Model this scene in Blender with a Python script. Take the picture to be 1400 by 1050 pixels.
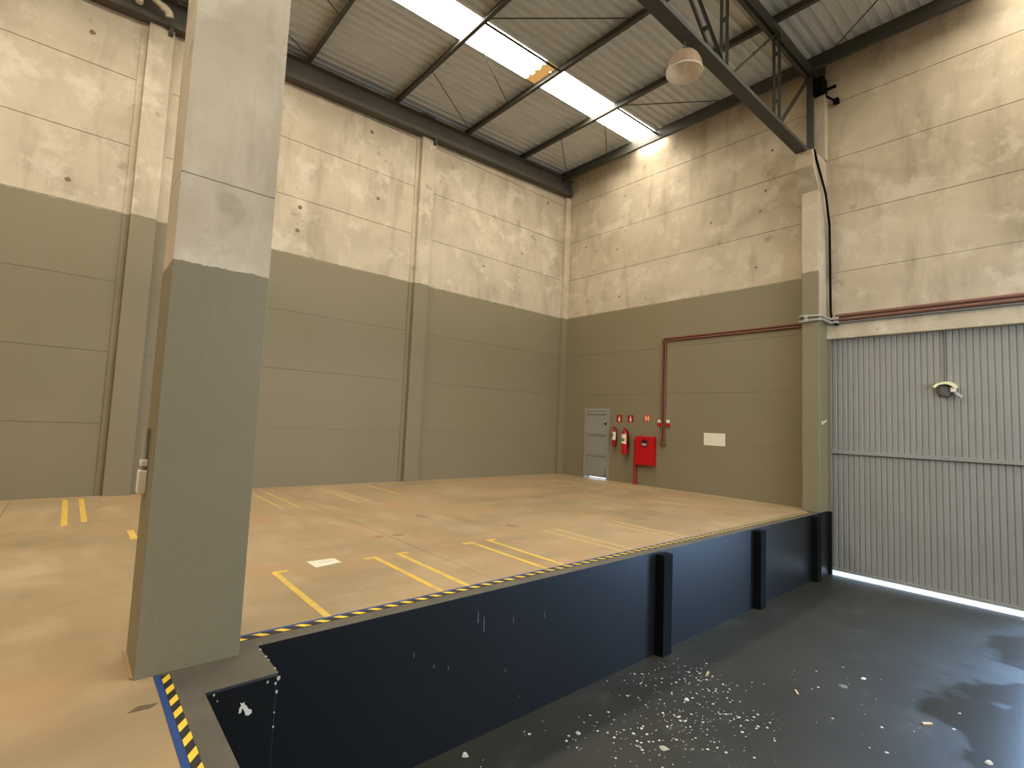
import bpy, bmesh, math, random
from mathutils import Vector, Matrix
random.seed(7)
S = bpy.context.scene
for o in list(bpy.data.objects):
    bpy.data.objects.remove(o)
COL = S.collection

# ------------------------------------------------------------------ camera
cam_d = bpy.data.cameras.new('camera')
cam_d.sensor_fit = 'HORIZONTAL'; cam_d.sensor_width = 36.0
cam_d.lens = 694.5 / 1400 * 36
cam_d.clip_start = 0.05; cam_d.clip_end = 200
cam = bpy.data.objects.new('camera', cam_d); COL.objects.link(cam)
R = Matrix(((0.6566510, 0.0297103, 0.7536091), (0.7530276, -0.0813923, -0.6529355), (0.0419391, 0.9962392, -0.0758190)))
cam.matrix_world = Matrix.Translation((11.322, -11.974, 1.55)) @ R.to_4x4()
S.camera = cam

# ------------------------------------------------------------------ world, daylight, exposure
W = bpy.data.worlds.new('sky'); S.world = W; W.use_nodes = True
bg = W.node_tree.nodes['Background']
bg.inputs[0].default_value = (0.62, 0.79, 1.0, 1); bg.inputs[1].default_value = 10.0
SKYLIGHT_E = 36.0
S.view_settings.view_transform = 'Standard'; S.view_settings.look = 'None'
S.view_settings.gamma = 1; S.view_settings.use_curve_mapping = False
S.view_settings.exposure = -0.62
# daylight entering by the part of the sliding gate that stands open, right of the frame, and an added side lamp
def daylight(name, loc, rot, w, h, watts, col):
    ld = bpy.data.lights.new(name, 'AREA'); ld.shape = 'RECTANGLE'; ld.size = w; ld.size_y = h
    ld.energy = watts; ld.color = col; ld.spread = math.radians(130)
    lo = bpy.data.objects.new(name, ld); COL.objects.link(lo); lo.location = loc; lo.rotation_euler = rot
daylight('gate_daylight', (11.85, .14, 1.15), (math.radians(-72), 0, 0), 2.1, 4.6, 640, (0.30, 0.56, 1.0))
daylight('side_fill', (15.22, -4.5, 3.3), (math.radians(62), 0, math.radians(90)), 5.6, 2.4, 420, (0.72, 0.83, 1.0))  # added lamp at an invented wall opening, grades the gate bluer to the right

# ------------------------------------------------------------------ constants
PZ = 4.98            # olive paint height on the walls
ZL = -1.26           # truck bay floor
XD = 7.61            # dock face
YD = -11.285          # dock face of the near return
def zb(y): return 9.22 + 0.038 * (y + 8.65)      # underside of the purlins
def zs(y): return zb(y) + 0.20                   # underside of the roof sheets
SL = math.atan(0.038)

# ------------------------------------------------------------------ materials
def lin(c):
    return tuple((x / 12.92 if x <= 0.04045 else ((x + 0.055) / 1.055) ** 2.4) for x in c)
def rgb(r, g, b): return lin((r / 255, g / 255, b / 255)) + (1,)
class NT:
    def __init__(s, name):
        s.m = bpy.data.materials.new(name); s.m.use_nodes = True
        s.t = s.m.node_tree; s.n = s.t.nodes; s.l = s.t.links
        s.b = s.n['Principled BSDF']; s.geo = s.n.new('ShaderNodeNewGeometry')
    def link(s, a, b): s.l.new(a, b)
    def noise(s, scale, detail=4, rough=0.6, stretch=None, seed=0.0):
        mp = s.n.new('ShaderNodeMapping'); s.link(s.geo.outputs['Position'], mp.inputs[0])
        mp.inputs['Location'].default_value = (seed, seed * 1.7, seed * .6)
        if stretch: mp.inputs['Scale'].default_value = stretch
        t = s.n.new('ShaderNodeTexNoise'); t.inputs['Scale'].default_value = scale
        t.inputs['Detail'].default_value = detail; t.inputs['Roughness'].default_value = rough
        s.link(mp.outputs[0], t.inputs['Vector']); return t.outputs['Fac']
    def ramp(s, f, a, b, ca=(0, 0, 0, 1), cb=(1, 1, 1, 1)):
        r = s.n.new('ShaderNodeValToRGB'); r.color_ramp.elements[0].position = a; r.color_ramp.elements[1].position = b
        r.color_ramp.elements[0].color = ca; r.color_ramp.elements[1].color = cb
        s.link(f, r.inputs[0]); return r.outputs[0]
    def mix(s, f, a, b, mode='MIX'):
        x = s.n.new('ShaderNodeMix'); x.data_type = 'RGBA'; x.blend_type = mode
        for v, k in ((f, 0), (a, 6), (b, 7)):
            if isinstance(v, (tuple, list)): x.inputs[k].default_value = v
            elif isinstance(v, (int, float)): x.inputs[k].default_value = v
            else: s.link(v, x.inputs[k])
        return x.outputs[2]
    def math(s, op, a, b=0.0, c=0.0):
        x = s.n.new('ShaderNodeMath'); x.operation = op
        for v, k in ((a, 0), (b, 1), (c, 2)):
            if isinstance(v, (int, float)): x.inputs[k].default_value = v
            else: s.link(v, x.inputs[k])
        return x.outputs[0]
    def sep(s, sock):
        x = s.n.new('ShaderNodeSeparateXYZ'); s.link(sock, x.inputs[0]); return x.outputs
    def bump(s, h, strength=0.2, dist=0.01):
        x = s.n.new('ShaderNodeBump'); x.inputs['Strength'].default_value = strength; x.inputs['Distance'].default_value = dist
        s.link(h, x.inputs['Height']); s.link(x.outputs[0], s.b.inputs['Normal'])
    def base(s, c):
        if isinstance(c, (tuple, list)): s.b.inputs['Base Color'].default_value = c
        else: s.link(c, s.b.inputs['Base Color'])
    def fin(s, rough=0.7, metal=0.0, spec=0.4):
        if isinstance(rough, (int, float)): s.b.inputs['Roughness'].default_value = rough
        else: s.link(rough, s.b.inputs['Roughness'])
        s.b.inputs['Metallic'].default_value = metal; s.b.inputs['Specular IOR Level'].default_value = spec
        return s.m
def plain(name, c, rough=0.5, metal=0.0, var=0.12, spec=0.4):
    t = NT(name); n = t.noise(9, 3)
    d = tuple(x * (1 - var) for x in c[:3]) + (1,)
    t.base(t.mix(n, d, c)); return t.fin(rough, metal, spec)

RAW_A = (0.585, 0.490, 0.340, 1); RAW_B = (0.44, 0.360, 0.243, 1); RAW_D = (0.26, 0.205, 0.135, 1)
OLIVE = (0.205, 0.172, 0.093, 1)
def concrete_wall(name, paint=None, side_paint=None):
    t = NT(name)
    big = t.noise(0.8, 5, 0.6); fine = t.noise(14, 6, 0.7); st = t.noise(2.2, 5, 0.65, (1, 1, 0.22), 3.1)
    c = t.mix(t.ramp(big, .35, .68), RAW_A, RAW_B)
    c = t.mix(t.math('MULTIPLY', t.ramp(st, .52, .72), 0.5), c, RAW_D)
    pale = t.noise(1.7, 6, 0.65, None, 9.3)
    c = t.mix(t.math('MULTIPLY', t.ramp(pale, .53, .64), 0.6), c, (0.70, 0.61, 0.45, 1))
    blot = t.noise(3.3, 2, 0.4, None, 21.0)
    c = t.mix(t.math('MULTIPLY', t.ramp(blot, .69, .76), 0.5), c, RAW_D)
    c = t.mix(t.math('MULTIPLY', fine, 0.22), c, RAW_D)
    rough = 0.85
    if paint is not None:
        z = t.sep(t.geo.outputs['Position'])[2]
        edge = t.noise(5, 4, 0.7)
        zz = t.math('ADD', z, t.math('MULTIPLY', t.math('SUBTRACT', edge, 0.5), 0.06))
        lim = paint
        if side_paint is not None:
            nx = t.sep(t.geo.outputs['True Normal'])[0]
            isx = t.math('GREATER_THAN', nx, 0.7)
            lim = t.math('ADD', paint, t.math('MULTIPLY', isx, side_paint - paint))
        m = t.math('LESS_THAN', zz, lim)
        ol = t.mix(t.ramp(t.noise(0.7, 4, .5, None, 5), .3, .7), OLIVE, (0.225, 0.183, 0.108, 1))
        ol = t.mix(t.math('MULTIPLY', t.ramp(t.noise(6, 5, .7, None, 2), .62, .78), .22), ol, (.13, .105, .06, 1))
        c = t.mix(m, c, ol)
        rough = t.math('SUBTRACT', 0.85, t.math('MULTIPLY', m, 0.33))
    t.base(c); t.bump(t.math('ADD', fine, st), 0.25, 0.01)
    return t.fin(rough, 0, 0.3)
M_WALL = concrete_wall('painted_concrete', PZ)
M_PIER = concrete_wall('pier_concrete', PZ, 3.95)
M_RAW = concrete_wall('raw_concrete')
M_PILLAR = concrete_wall('pillar_concrete', 2.45)
M_JOINT = plain('joint_mortar', (0.12, 0.095, 0.06, 1), 0.9)

def m_floor():
    t = NT('worn_concrete_floor')
    a = t.noise(0.55, 6, 0.62, (1, 1, 1), 1.0); b = t.noise(1.6, 6, 0.66, (0.5, 1.3, 1), 4.0); f = t.noise(22, 5, 0.7)
    c = t.mix(t.ramp(a, .36, .66), (0.40, 0.275, 0.142, 1), (0.325, 0.226, 0.110, 1))
    c = t.mix(t.math('MULTIPLY', t.ramp(b, .50, .66), .75), c, (0.46, 0.335, 0.19, 1))
    g = t.noise(0.9, 5, .6, (1, .45, 1), 12.0)
    c = t.mix(t.math('MULTIPLY', t.ramp(g, .50, .66), .75), c, (0.25, 0.185, 0.092, 1))
    r = t.noise(0.8, 4, .55, None, 31.0)
    c = t.mix(t.math('MULTIPLY', t.ramp(r, .52, .68), .7), c, (0.42, 0.235, 0.11, 1))
    c = t.mix(t.math('MULTIPLY', f, .18), c, (0.22, .15, .075, 1))
    t.base(c); t.bump(f, .12, .004)
    return t.fin(t.ramp(b, .3, .7, (.42, .42, .42, 1), (.62, .62, .62, 1)), 0, .4)
M_FLOOR = m_floor()
def m_bay():
    t = NT('black_painted_bay_floor')
    a = t.noise(0.8, 6, .65, None, 2); b = t.noise(2.4, 6, .7, (1, .6, 1), 8); f = t.noise(30, 4, .7)
    c = t.mix(t.ramp(a, .35, .65), (0.018, 0.0155, 0.0085, 1), (0.027, 0.0245, 0.0155, 1))
    c = t.mix(t.math('MULTIPLY', t.ramp(b, .55, .75), .7), c, (0.054, 0.050, 0.036, 1))
    px = t.sep(t.geo.outputs['Position'])
    wn = t.noise(0.9, 5, .55, None, 17)
    w = t.ramp(t.math('ADD', t.math('MULTIPLY', px[0], .30), t.math('MULTIPLY', wn, .9)), .0, 1.0)
    w = t.ramp(t.math('SUBTRACT', t.math('ADD', t.math('MULTIPLY', px[0], .30), t.math('MULTIPLY', wn, .9)), 3.0), .52, .60)
    c = t.mix(t.math('MULTIPLY', w, .55), c, (0.013, 0.013, 0.012, 1))
    t.base(c); t.bump(f, .12, .004)
    rr = t.math('SUBTRACT', 0.60, t.math('MULTIPLY', w, .30))
    return t.fin(rr, 0, .36)
M_BAY = m_bay()
def m_dock():
    t = NT('black_gloss_dock_paint')
    a = t.noise(1.2, 5, .6); f = t.noise(18, 4, .6)
    c = t.mix(a, (0.0035, 0.0038, 0.0042, 1), (0.0075, 0.008, 0.008, 1))
    s = t.noise(5, 5, .7, (1, .35, 2.5), 6)
    c = t.mix(t.math('MULTIPLY', t.ramp(s, .66, .76), .5), c, (0.06, 0.055, 0.045, 1))
    t.base(c); t.bump(f, .06, .004)
    return t.fin(.40, 0, .42)
M_DOCK = m_dock()
def m_edge():
    t = NT('dusty_dark_edge')
    a = t.noise(3, 6, .7); f = t.noise(25, 4, .7)
    c = t.mix(t.ramp(a, .3, .7), (0.072, 0.062, 0.045, 1), (0.125, 0.100, 0.066, 1))
    c = t.mix(t.math('MULTIPLY', t.ramp(f, .6, .75), .4), c, (.2, .17, .12, 1))
    t.base(c); t.bump(f, .2, .004); return t.fin(.75)
M_EDGE = m_edge()
def m_rust(name, base, rust, lo_, hi_, rough, metal=0.0, streak=(1, 1, .2)):
    t = NT(name); a = t.noise(3.2, 6, .7, streak); f = t.noise(1.1, 3)
    c = t.mix(f, base, tuple(x * .82 for x in base[:3]) + (1,))
    c = t.mix(t.math('MULTIPLY', t.ramp(a, lo_, hi_), .6), c, rust)
    t.base(c); return t.fin(rough, metal)
M_SHEET = m_rust('galvanised_roof_sheet', (0.62, 0.615, 0.56, 1), (0.43, 0.42, 0.36, 1), .52, .75, .5, 0.0, (1, .15, 1))
M_STEEL = m_rust('dark_painted_steel', (0.060, 0.056, 0.042, 1), (0.036, 0.030, 0.020, 1), .5, .75, .55)
M_BEAM = m_rust('brown_grey_beam', (0.095, 0.080, 0.058, 1), (0.06, 0.045, 0.03, 1), .5, .75, .6)
M_GATE = m_rust('grey_gate_paint', (0.285, 0.270, 0.225, 1), (0.20, 0.18, 0.14, 1), .55, .8, .42)
M_DOOR = m_rust('grey_door_paint', (0.29, 0.265, 0.215, 1), (0.2, .17, .12, 1), .58, .8, .5)
M_PIPE = plain('terracotta_pipe', (0.17, 0.058, 0.026, 1), .5)
M_PIPER = plain('faded_red_pipe', (0.20, 0.085, 0.055, 1), .5)
M_RED = plain('fire_red', (0.50, 0.002, 0.004, 1), .35)
M_REDD = plain('deep_red', (0.32, 0.008, 0.01, 1), .4)
M_ORANGE = plain('orange_red_sign', (0.62, 0.06, 0.015, 1), .5)
M_WHITE = plain('off_white', (0.72, 0.66, 0.52, 1), .6, 0, .06)
M_CREAM = plain('cream_sign', (0.74, 0.67, 0.49, 1), .6, 0, .06)
M_PVC = plain('cream_pvc', (0.55, 0.49, 0.34, 1), .45)
M_GREY = plain('mid_grey', (0.16, 0.15, 0.13, 1), .5)
M_LGREY = plain('light_grey_conduit', (0.40, 0.37, 0.31, 1), .45)
M_BLACK = plain('black_rubber', (0.0035, 0.0035, 0.0033, 1), .9, 0, .1, .12)
M_TAPEB = plain('black_tape', (0.022, 0.020, 0.016, 1), .55)
M_TAPEY = plain('yellow_tape', (0.85, 0.56, 0.045, 1), .5, 0, .15)
def m_line():
    t = NT('worn_yellow_paint'); w = t.noise(9, 5, .7)
    t.base(t.mix(t.ramp(w, .42, .70), (0.68, 0.44, 0.05, 1), (0.47, .32, .13, 1))); return t.fin(.6)
M_LINE = m_line()
def m_faint():
    t = NT('faded_yellow_paint'); w = t.noise(7, 5, .7)
    t.base(t.mix(t.ramp(w, .36, .62), (0.56, 0.36, 0.08, 1), (0.46, .315, .16, 1))); return t.fin(.6)
M_FAINT = m_faint()
M_BLUE = plain('blue_line_paint', (0.022, 0.060, 0.205, 1), .55, 0, .3)
M_STAIN = plain('brown_patch', (0.13, 0.085, 0.042, 1), .8)
M_REDMK = plain('faded_red_mark', (0.36, 0.17, 0.085, 1), .8)
M_CHIP = plain('paint_chip', (0.60, 0.57, 0.47, 1), .8, 0, .3)
M_WOOD = plain('wood_chip', (0.50, 0.38, 0.2, 1), .7)
M_GLASSD = plain('dark_glass', (0.05, 0.01, 0.01, 1), .12)
M_BRASS = plain('yellow_label', (0.65, 0.42, 0.08, 1), .5)
M_GREEN = plain('green_label', (0.10, 0.18, 0.12, 1), .5)
def m_skylight():
    t = NT('translucent_skylight')
    p = t.sep(t.geo.outputs['Position'])
    # leaf litter washed against the third purlin stains the sheet orange
    d = t.math('ABSOLUTE', t.math('ADD', p[1], 4.40))
    n = t.noise(11, 4, .7)
    k = t.math('MULTIPLY', t.math('LESS_THAN', t.math('ADD', d, t.math('MULTIPLY', n, .36)), .35), t.math('LESS_THAN', p[0], 6.0))
    em = t.n.new('ShaderNodeEmission')
    t.link(t.mix(k, (1, .945, .84, 1), (.62, .33, .10, 1)), em.inputs[0])
    t.link(t.math('MULTIPLY', t.math('SUBTRACT', 1.0, t.math('MULTIPLY', k, .955)), SKYLIGHT_E), em.inputs[1])
    out = t.n['Material Output']; t.link(em.outputs[0], out.inputs[0]); return t.m
M_SKY = m_skylight()
def m_acrylic():
    t = NT('prismatic_acrylic'); t.base((0.74, 0.66, 0.52, 1)); t.fin(.3)
    tr_ = t.n.new('ShaderNodeBsdfTranslucent'); tr_.inputs[0].default_value = (0.80, 0.72, 0.58, 1)
    tp_ = t.n.new('ShaderNodeBsdfTransparent'); mx = t.n.new('ShaderNodeMixShader'); mx.inputs[0].default_value = .5
    m2 = t.n.new('ShaderNodeMixShader'); m2.inputs[0].default_value = .05
    t.link(t.b.outputs[0], mx.inputs[1]); t.link(tr_.outputs[0], mx.inputs[2])
    t.link(mx.outputs[0], m2.inputs[1]); t.link(tp_.outputs[0], m2.inputs[2]); t.link(m2.outputs[0], t.n['Material Output'].inputs[0]); return t.m
M_ACR = m_acrylic()
def m_cover():
    t = NT('pinkish_brown_acrylic'); t.base((0.40, 0.30, 0.22, 1)); t.fin(.35)
    q = t.n.new('ShaderNodeBsdfTranslucent'); q.inputs[0].default_value = (0.85, 0.76, 0.62, 1)
    mx = t.n.new('ShaderNodeMixShader'); mx.inputs[0].default_value = .55
    t.link(t.b.outputs[0], mx.inputs[1]); t.link(q.outputs[0], mx.inputs[2])
    t.link(mx.outputs[0], t.n['Material Output'].inputs[0]); return t.m
M_COVER = m_cover()
M_OUT = plain('outside_concrete', (0.5, 0.5, 0.5, 1), .8)

# ------------------------------------------------------------------ mesh helpers
class MB:
    def __init__(s): s.v = []; s.f = []; s.smooth = set()
    def box(s, x0, x1, y0, y1, z0, z1):
        i = len(s.v)
        s.v += [(x0, y0, z0), (x1, y0, z0), (x1, y1, z0), (x0, y1, z0), (x0, y0, z1), (x1, y0, z1), (x1, y1, z1), (x0, y1, z1)]
        s.f += [(i, i + 3, i + 2, i + 1), (i + 4, i + 5, i + 6, i + 7), (i, i + 1, i + 5, i + 4), (i + 1, i + 2, i + 6, i + 5), (i + 2, i + 3, i + 7, i + 6), (i + 3, i, i + 4, i + 7)]
        return s
    def prism(s, poly, axis, a, b):
        """poly: 2-D loop; axis 0/1/2 is the extrusion axis"""
        i = len(s.v); n = len(poly)
        def P(p, t):
            return [(t, p[0], p[1]), (p[0], t, p[1]), (p[0], p[1], t)][axis]
        s.v += [P(p, a) for p in poly] + [P(p, b) for p in poly]
        s.f.append(tuple(i + k for k in range(n))); s.f.append(tuple(i + n + k for k in reversed(range(n))))
        for k in range(n): s.f.append((i + k, i + n + k, i + n + (k + 1) % n, i + (k + 1) % n))
        return s
    def bar(s, p, q, w, h, up=(0, 0, 1)):
        p = Vector(p); q = Vector(q); d = (q - p).normalized(); u = Vector(up)
        a = d.cross(u)
        if a.length < 1e-4: a = d.cross(Vector((1, 0, 0)))
        a.normalize(); b = a.cross(d).normalized()
        i = len(s.v)
        for c in (p, q):
            for sa, sb in ((-1, -1), (1, -1), (1, 1), (-1, 1)): s.v.append(tuple(c + a * w / 2 * sa + b * h / 2 * sb))
        s.f += [(i, i + 1, i + 2, i + 3), (i + 7, i + 6, i + 5, i + 4)]
        for k in range(4): s.f.append((i + k, i + 4 + k, i + 4 + (k + 1) % 4, i + (k + 1) % 4))
        return s
    def tube(s, path, r, n=10, cap=True):
        path = [Vector(p) for p in path]; rings = []
        prev = None
        for k, p in enumerate(path):
            d = ((path[min(k + 1, len(path) - 1)] - p).normalized() + (p - path[max(k - 1, 0)]).normalized())
            d = d.normalized() if d.length > 1e-6 else Vector((0, 0, 1))
            if prev is None:
                a = d.cross(Vector((0, 0, 1)))
                if a.length < 1e-3: a = d.cross(Vector((1, 0, 0)))
            else: a = prev - d * prev.dot(d)
            a.normalize(); prev = a; b = d.cross(a)
            rr = r[k] if isinstance(r, (list, tuple)) else r
            i = len(s.v); rings.append(i)
            for j in range(n):
                t = 2 * math.pi * j / n; s.v.append(tuple(p + a * math.cos(t) * rr + b * math.sin(t) * rr))
        for a_, b_ in zip(rings, rings[1:]):
            for j in range(n):
                s.smooth.add(len(s.f)); s.f.append((a_ + j, a_ + (j + 1) % n, b_ + (j + 1) % n, b_ + j))
        if cap:
            s.f.append(tuple(rings[0] + j for j in reversed(range(n)))); s.f.append(tuple(rings[-1] + j for j in range(n)))
        return s
    def lathe(s, prof, n=24, c=(0, 0, 0), axis='z', cap=True):
        rings = []
        for r, h in prof:
            i = len(s.v); rings.append(i)
            for j in range(n):
                t = 2 * math.pi * j / n
                v = (r * math.cos(t), r * math.sin(t), h)
                if axis == 'y': v = (v[0], v[2], v[1])
                s.v.append((c[0] + v[0], c[1] + v[1], c[2] + v[2]))
        for a_, b_ in zip(rings, rings[1:]):
            for j in range(n):
                s.smooth.add(len(s.f)); s.f.append((a_ + j, a_ + (j + 1) % n, b_ + (j + 1) % n, b_ + j))
        if cap and prof[0][0] > 1e-6: s.f.append(tuple(rings[0] + j for j in reversed(range(n))))
        if cap and prof[-1][0] > 1e-6: s.f.append(tuple(rings[-1] + j for j in range(n)))
        return s
    def mesh(s, name, mat):
        m = bpy.data.meshes.new(name); m.from_pydata(s.v, [], s.f)
        bm = bmesh.new(); bm.from_mesh(m)
        bmesh.ops.remove_doubles(bm, verts=bm.verts, dist=1e-6)
        bmesh.ops.recalc_face_normals(bm, faces=bm.faces); bm.to_mesh(m); bm.free()
        if s.smooth and len(m.polygons):
            for p in m.polygons: p.use_smooth = True
            try: m.set_sharp_from_angle(angle=math.radians(40))
            except Exception: pass
        m.materials.append(mat); return m
def obj(name, mb, mat, parent=None, bevel=0.0):
    me = mb.mesh(name, mat) if isinstance(mb, MB) else mb
    o = bpy.data.objects.new(name, me); COL.objects.link(o)
    if parent is not None:
        o.parent = parent
        # vertices are written in world space; cancel the parent's placement
        o.matrix_parent_inverse = wm(parent).inverted()
    if bevel:
        b = o.modifiers.new('bevel', 'BEVEL'); b.width = bevel; b.segments = 2; b.limit_method = 'ANGLE'
    return o
def wm(o):
    m = Matrix.LocRotScale(o.location, o.rotation_euler, o.scale)
    return wm(o.parent) @ o.matrix_parent_inverse @ m if o.parent else m
def centre(o):
    """move the origin of a world-space mesh to the middle of its base"""
    vs = [v.co for v in o.data.vertices]
    c = Vector([(min(v[k] for v in vs) + max(v[k] for v in vs)) / 2 for k in range(3)]); c.z = min(v.z for v in vs)
    o.data.transform(Matrix.Translation(-c)); o.location = o.location + c
    return o
def tag(o, label, cat, group=None):
    o['label'] = label; o['category'] = cat
    if group: o['group'] = group
    return o
def empty(name, loc=(0, 0, 0)):
    o = bpy.data.objects.new(name, None); COL.objects.link(o); o.location = loc; o.empty_display_size = .1; return o
def thing(name, label, cat, loc, group=None): return tag(empty(name, loc), label, cat, group)
def single(name, mb, mat, label, cat, group=None, bevel=0):
    return tag(centre(obj(name, mb, mat, None, bevel)), label, cat, group)
def struct(o): o['kind'] = 'structure'; return o
def stuff(o): o['kind'] = 'stuff'; return o

# ================================================================== STRUCTURE
JZ = [ZL + 1.25 * k for k in range(10)]     # -1.26 ... 9.99 panel joints
GAP = 0.006
def panel(parent, mat, x0, x1, y0, y1, z0, z1):
    o = obj('concrete_panel', MB().box(x0, x1, y0, y1, z0 + (GAP if z0 > 4.5 else .003), z1 - (GAP if z1 > 5.1 else .003)), mat, parent)
    return o

# ---- left wall (x = 0)
wl = struct(obj('wall_left', MB().box(-.25, -.016, -24.2, .25, ZL - .2, 9.75), M_JOINT))
PIL = [(-23.4, -23.0), (-17.2, -16.8), (-11.43, -11.04), (-5.66, -5.25), (-.16, .0)]
for (a0, a1), (b0, b1) in zip(PIL, PIL[1:]):
    for z0, z1 in zip(JZ[1:], JZ[2:]):
        panel(wl, M_WALL, -.02, 0, a1 + .004, b0 - .004, max(z0, -.2), min(z1, 9.60))
for a, b in PIL[1:-1]:
    tz = zb(b) - .505
    obj('pilaster', MB().box(-.02, .13, a, b, -.05, tz), M_WALL, wl, .012)
    obj('beam_bracket', MB().prism([(.02, tz + .005), (.235, tz + .005), (.20, tz - .10), (.135, tz - .14), (.135, tz - .02), (.02, tz - .02)], 1, b - .10, b - .03), M_STEEL, wl)
    # mortar fillets where the panels run into the column slot
    obj('slot_fillet', MB().box(-.02, .025, a - .10, a - .001, -.05, tz), M_WALL, wl, .006)
    obj('slot_fillet', MB().box(-.02, .018, b + .001, b + .055, -.05, tz), M_WALL, wl, .006)
obj('pilaster', MB().box(0, .12, -.22, .02, -.05, 9.0), M_WALL, wl, .01)

# ---- back wall (y = 0)
DX0, DX1, DZ1 = 1.02, 1.93, 2.06       # personnel door opening
wbm = MB()
wbm.box(-.25, DX0, .016, .25, ZL - .2, 10.0).box(DX1, 7.40, .016, .25, ZL - .2, 10.0).box(DX0, DX1, .016, .25, DZ1, 10.0).box(DX0, DX1, .016, .25, ZL - .2, -.0)
wbm.box(7.40, 15.4, .016, .25, 3.62, 10.0).box(13.0, 15.4, .016, .25, ZL - .2, 3.62)
wb = struct(obj('wall_back', wbm, M_JOINT))
for z0, z1 in zip(JZ[1:], JZ[2:]):
    zt = min(z1, 9.95); z0 = max(z0, -.2)
    if z0 < DZ1 and zt <= DZ1:
        panel(wb, M_WALL, .0, DX0, 0, .02, z0, zt); panel(wb, M_WALL, DX1, 7.30, 0, .02, z0, zt)
    elif z0 < DZ1:
        panel(wb, M_WALL, .0, DX0, 0, .02, z0, zt); panel(wb, M_WALL, DX1, 7.30, 0, .02, z0, zt)
        o = obj('concrete_panel', MB().box(DX0, DX1, 0, .02, DZ1, zt - GAP), M_WALL, wb)
    else: panel(wb, M_WALL, .0, 7.30, 0, .02, z0, zt)
for z0, z1 in ((3.74, 4.99), (4.99, 6.24), (6.24, 7.49), (7.49, 8.74), (8.74, 9.95)):
    panel(wb, M_RAW, 7.62, 15.2, 0, .02, z0 + (-.0), z1)
obj('door_header', MB().box(7.62, 13.2, -.03, .22, 3.58, 3.745), M_RAW, wb, .01)
# pier, corbel and the thin column that carries on above it
obj('pier', MB().box(7.29, 7.62, -.45, .06, 0.0, 7.0), M_PIER, wb, .012)
obj('pier_base', MB().box(7.28, 7.63, -.452, .06, ZL - .1, .0), M_DOCK, wb, .008)
obj('gate_jamb', MB().box(7.62, 7.68, .02, .065, 0, 3.6), M_PIER, wb)
obj('jamb_base', MB().box(7.62, 7.685, .018, .065, ZL - .1, 0), M_DOCK, wb)
obj('gate_jamb', MB().box(12.95, 13.25, -.02, .24, ZL - .1, 3.6), M_PIER, wb)
obj('corbel', MB().prism([(.02, 6.72), (-.45, 6.72), (-.80, 7.13), (-.80, 7.48), (.02, 7.48)], 0, 7.285, 7.625), M_RAW, wb, .01)
obj('column_extension', MB().box(7.43, 7.66, -.16, .02, 7.48, 9.0), M_RAW, wb, .012)

# tie holes left by the casting (small, dark, slightly hollow rims)
th = MB()
def dot(p, nrm, r):
    n = 9; i = len(th.v)
    for j in range(n):
        a = 2 * math.pi * j / n; rr = r * random.uniform(.8, 1.15)
        th.v.append((p[0] + .002, p[1] + rr * math.cos(a), p[2] + rr * math.sin(a)) if nrm == 'x' else (p[0] + rr * math.cos(a), p[1] - .002, p[2] + rr * math.sin(a)))
    th.f.append(tuple(range(i, i + n)))
for y in (-13.4, -12.3, -10.3, -9.6, -8.4, -6.8, -4.6, -3.3, -2.0, -1.0):
    for z in (5.45, 6.0, 6.75, 7.2, 8.0, 8.5):
        if random.random() < .42: dot((0, y + random.uniform(-.25, .25), z + random.uniform(-.12, .12)), 'x', random.uniform(.025, .05))
stuff(obj('tie_holes', th, plain('tie_hole_rust', (.20, .14, .085, 1), .9), wl))
th = MB()
for x in (1.0, 2.3, 3.4, 4.8, 6.3):
    for z in (5.5, 6.0, 6.8, 7.25, 8.1, 8.5):
        if random.random() < .35: dot((x + random.uniform(-.3, .3), 0, z + random.uniform(-.12, .12)), 'y', random.uniform(.02, .04))
stuff(obj('tie_holes', th, bpy.data.materials['tie_hole_rust'], wb))

# ---- right wall with a high opening made up for the side lamp, and the wall behind the camera
wr = struct(obj('wall_right', MB().box(15.2, 15.4, -24.2, -7.4, ZL - .2, 9.9).box(15.2, 15.4, -1.6, .25, ZL - .2, 9.9).box(15.2, 15.4, -7.4, -1.6, 4.7, 9.9).box(15.2, 15.4, -7.4, -1.6, ZL - .2, 1.9), M_WALL))
wf = struct(obj('wall_front', MB().box(-.25, 15.4, -24.4, -24.2, ZL - .2, 9.4), M_RAW))

# ---- floors
fl = struct(obj('floor', MB().box(-.02, XD - .22, -24.2, .02, -.30, -.012), M_JOINT))
XS = XD - .22
cuts_y = [-24.2, -20.4, -16.4, -12.55, -8.68, -4.4, 0.0]; cuts_x = [0.0, 3.55, XS]
for y0, y1 in zip(cuts_y, cuts_y[1:]):
    for x0, x1 in zip(cuts_x, cuts_x[1:]):
        obj('floor_slab', MB().box(x0 + .003, x1 - (.003 if x1 < XS else 0), y0 + .003, y1 - .003, -.05, 0), M_FLOOR, fl)
obj('floor_slab', MB().box(XS, 11.3, -24.2, YD - .197, -.05, 0), M_FLOOR, fl)
obj('floor_slab', MB().box(11.306, 15.2, -24.2, YD - .197, -.05, 0), M_FLOOR, fl)
# dark concrete edging of the dock, both legs, and the pier block at their corner
edge = MB().box(XS, XD, -11.495, -.452, -.10, 0).box(XD, 15.2, YD - .197, YD, -.10, 0)
struct(obj('trim_1', edge, M_EDGE))
blk = MB().box(XD - .01, 8.06, YD - .01, -10.90, -.004, .001)
obj('block_cap', blk, M_EDGE, bpy.data.objects['trim_1'])
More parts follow.
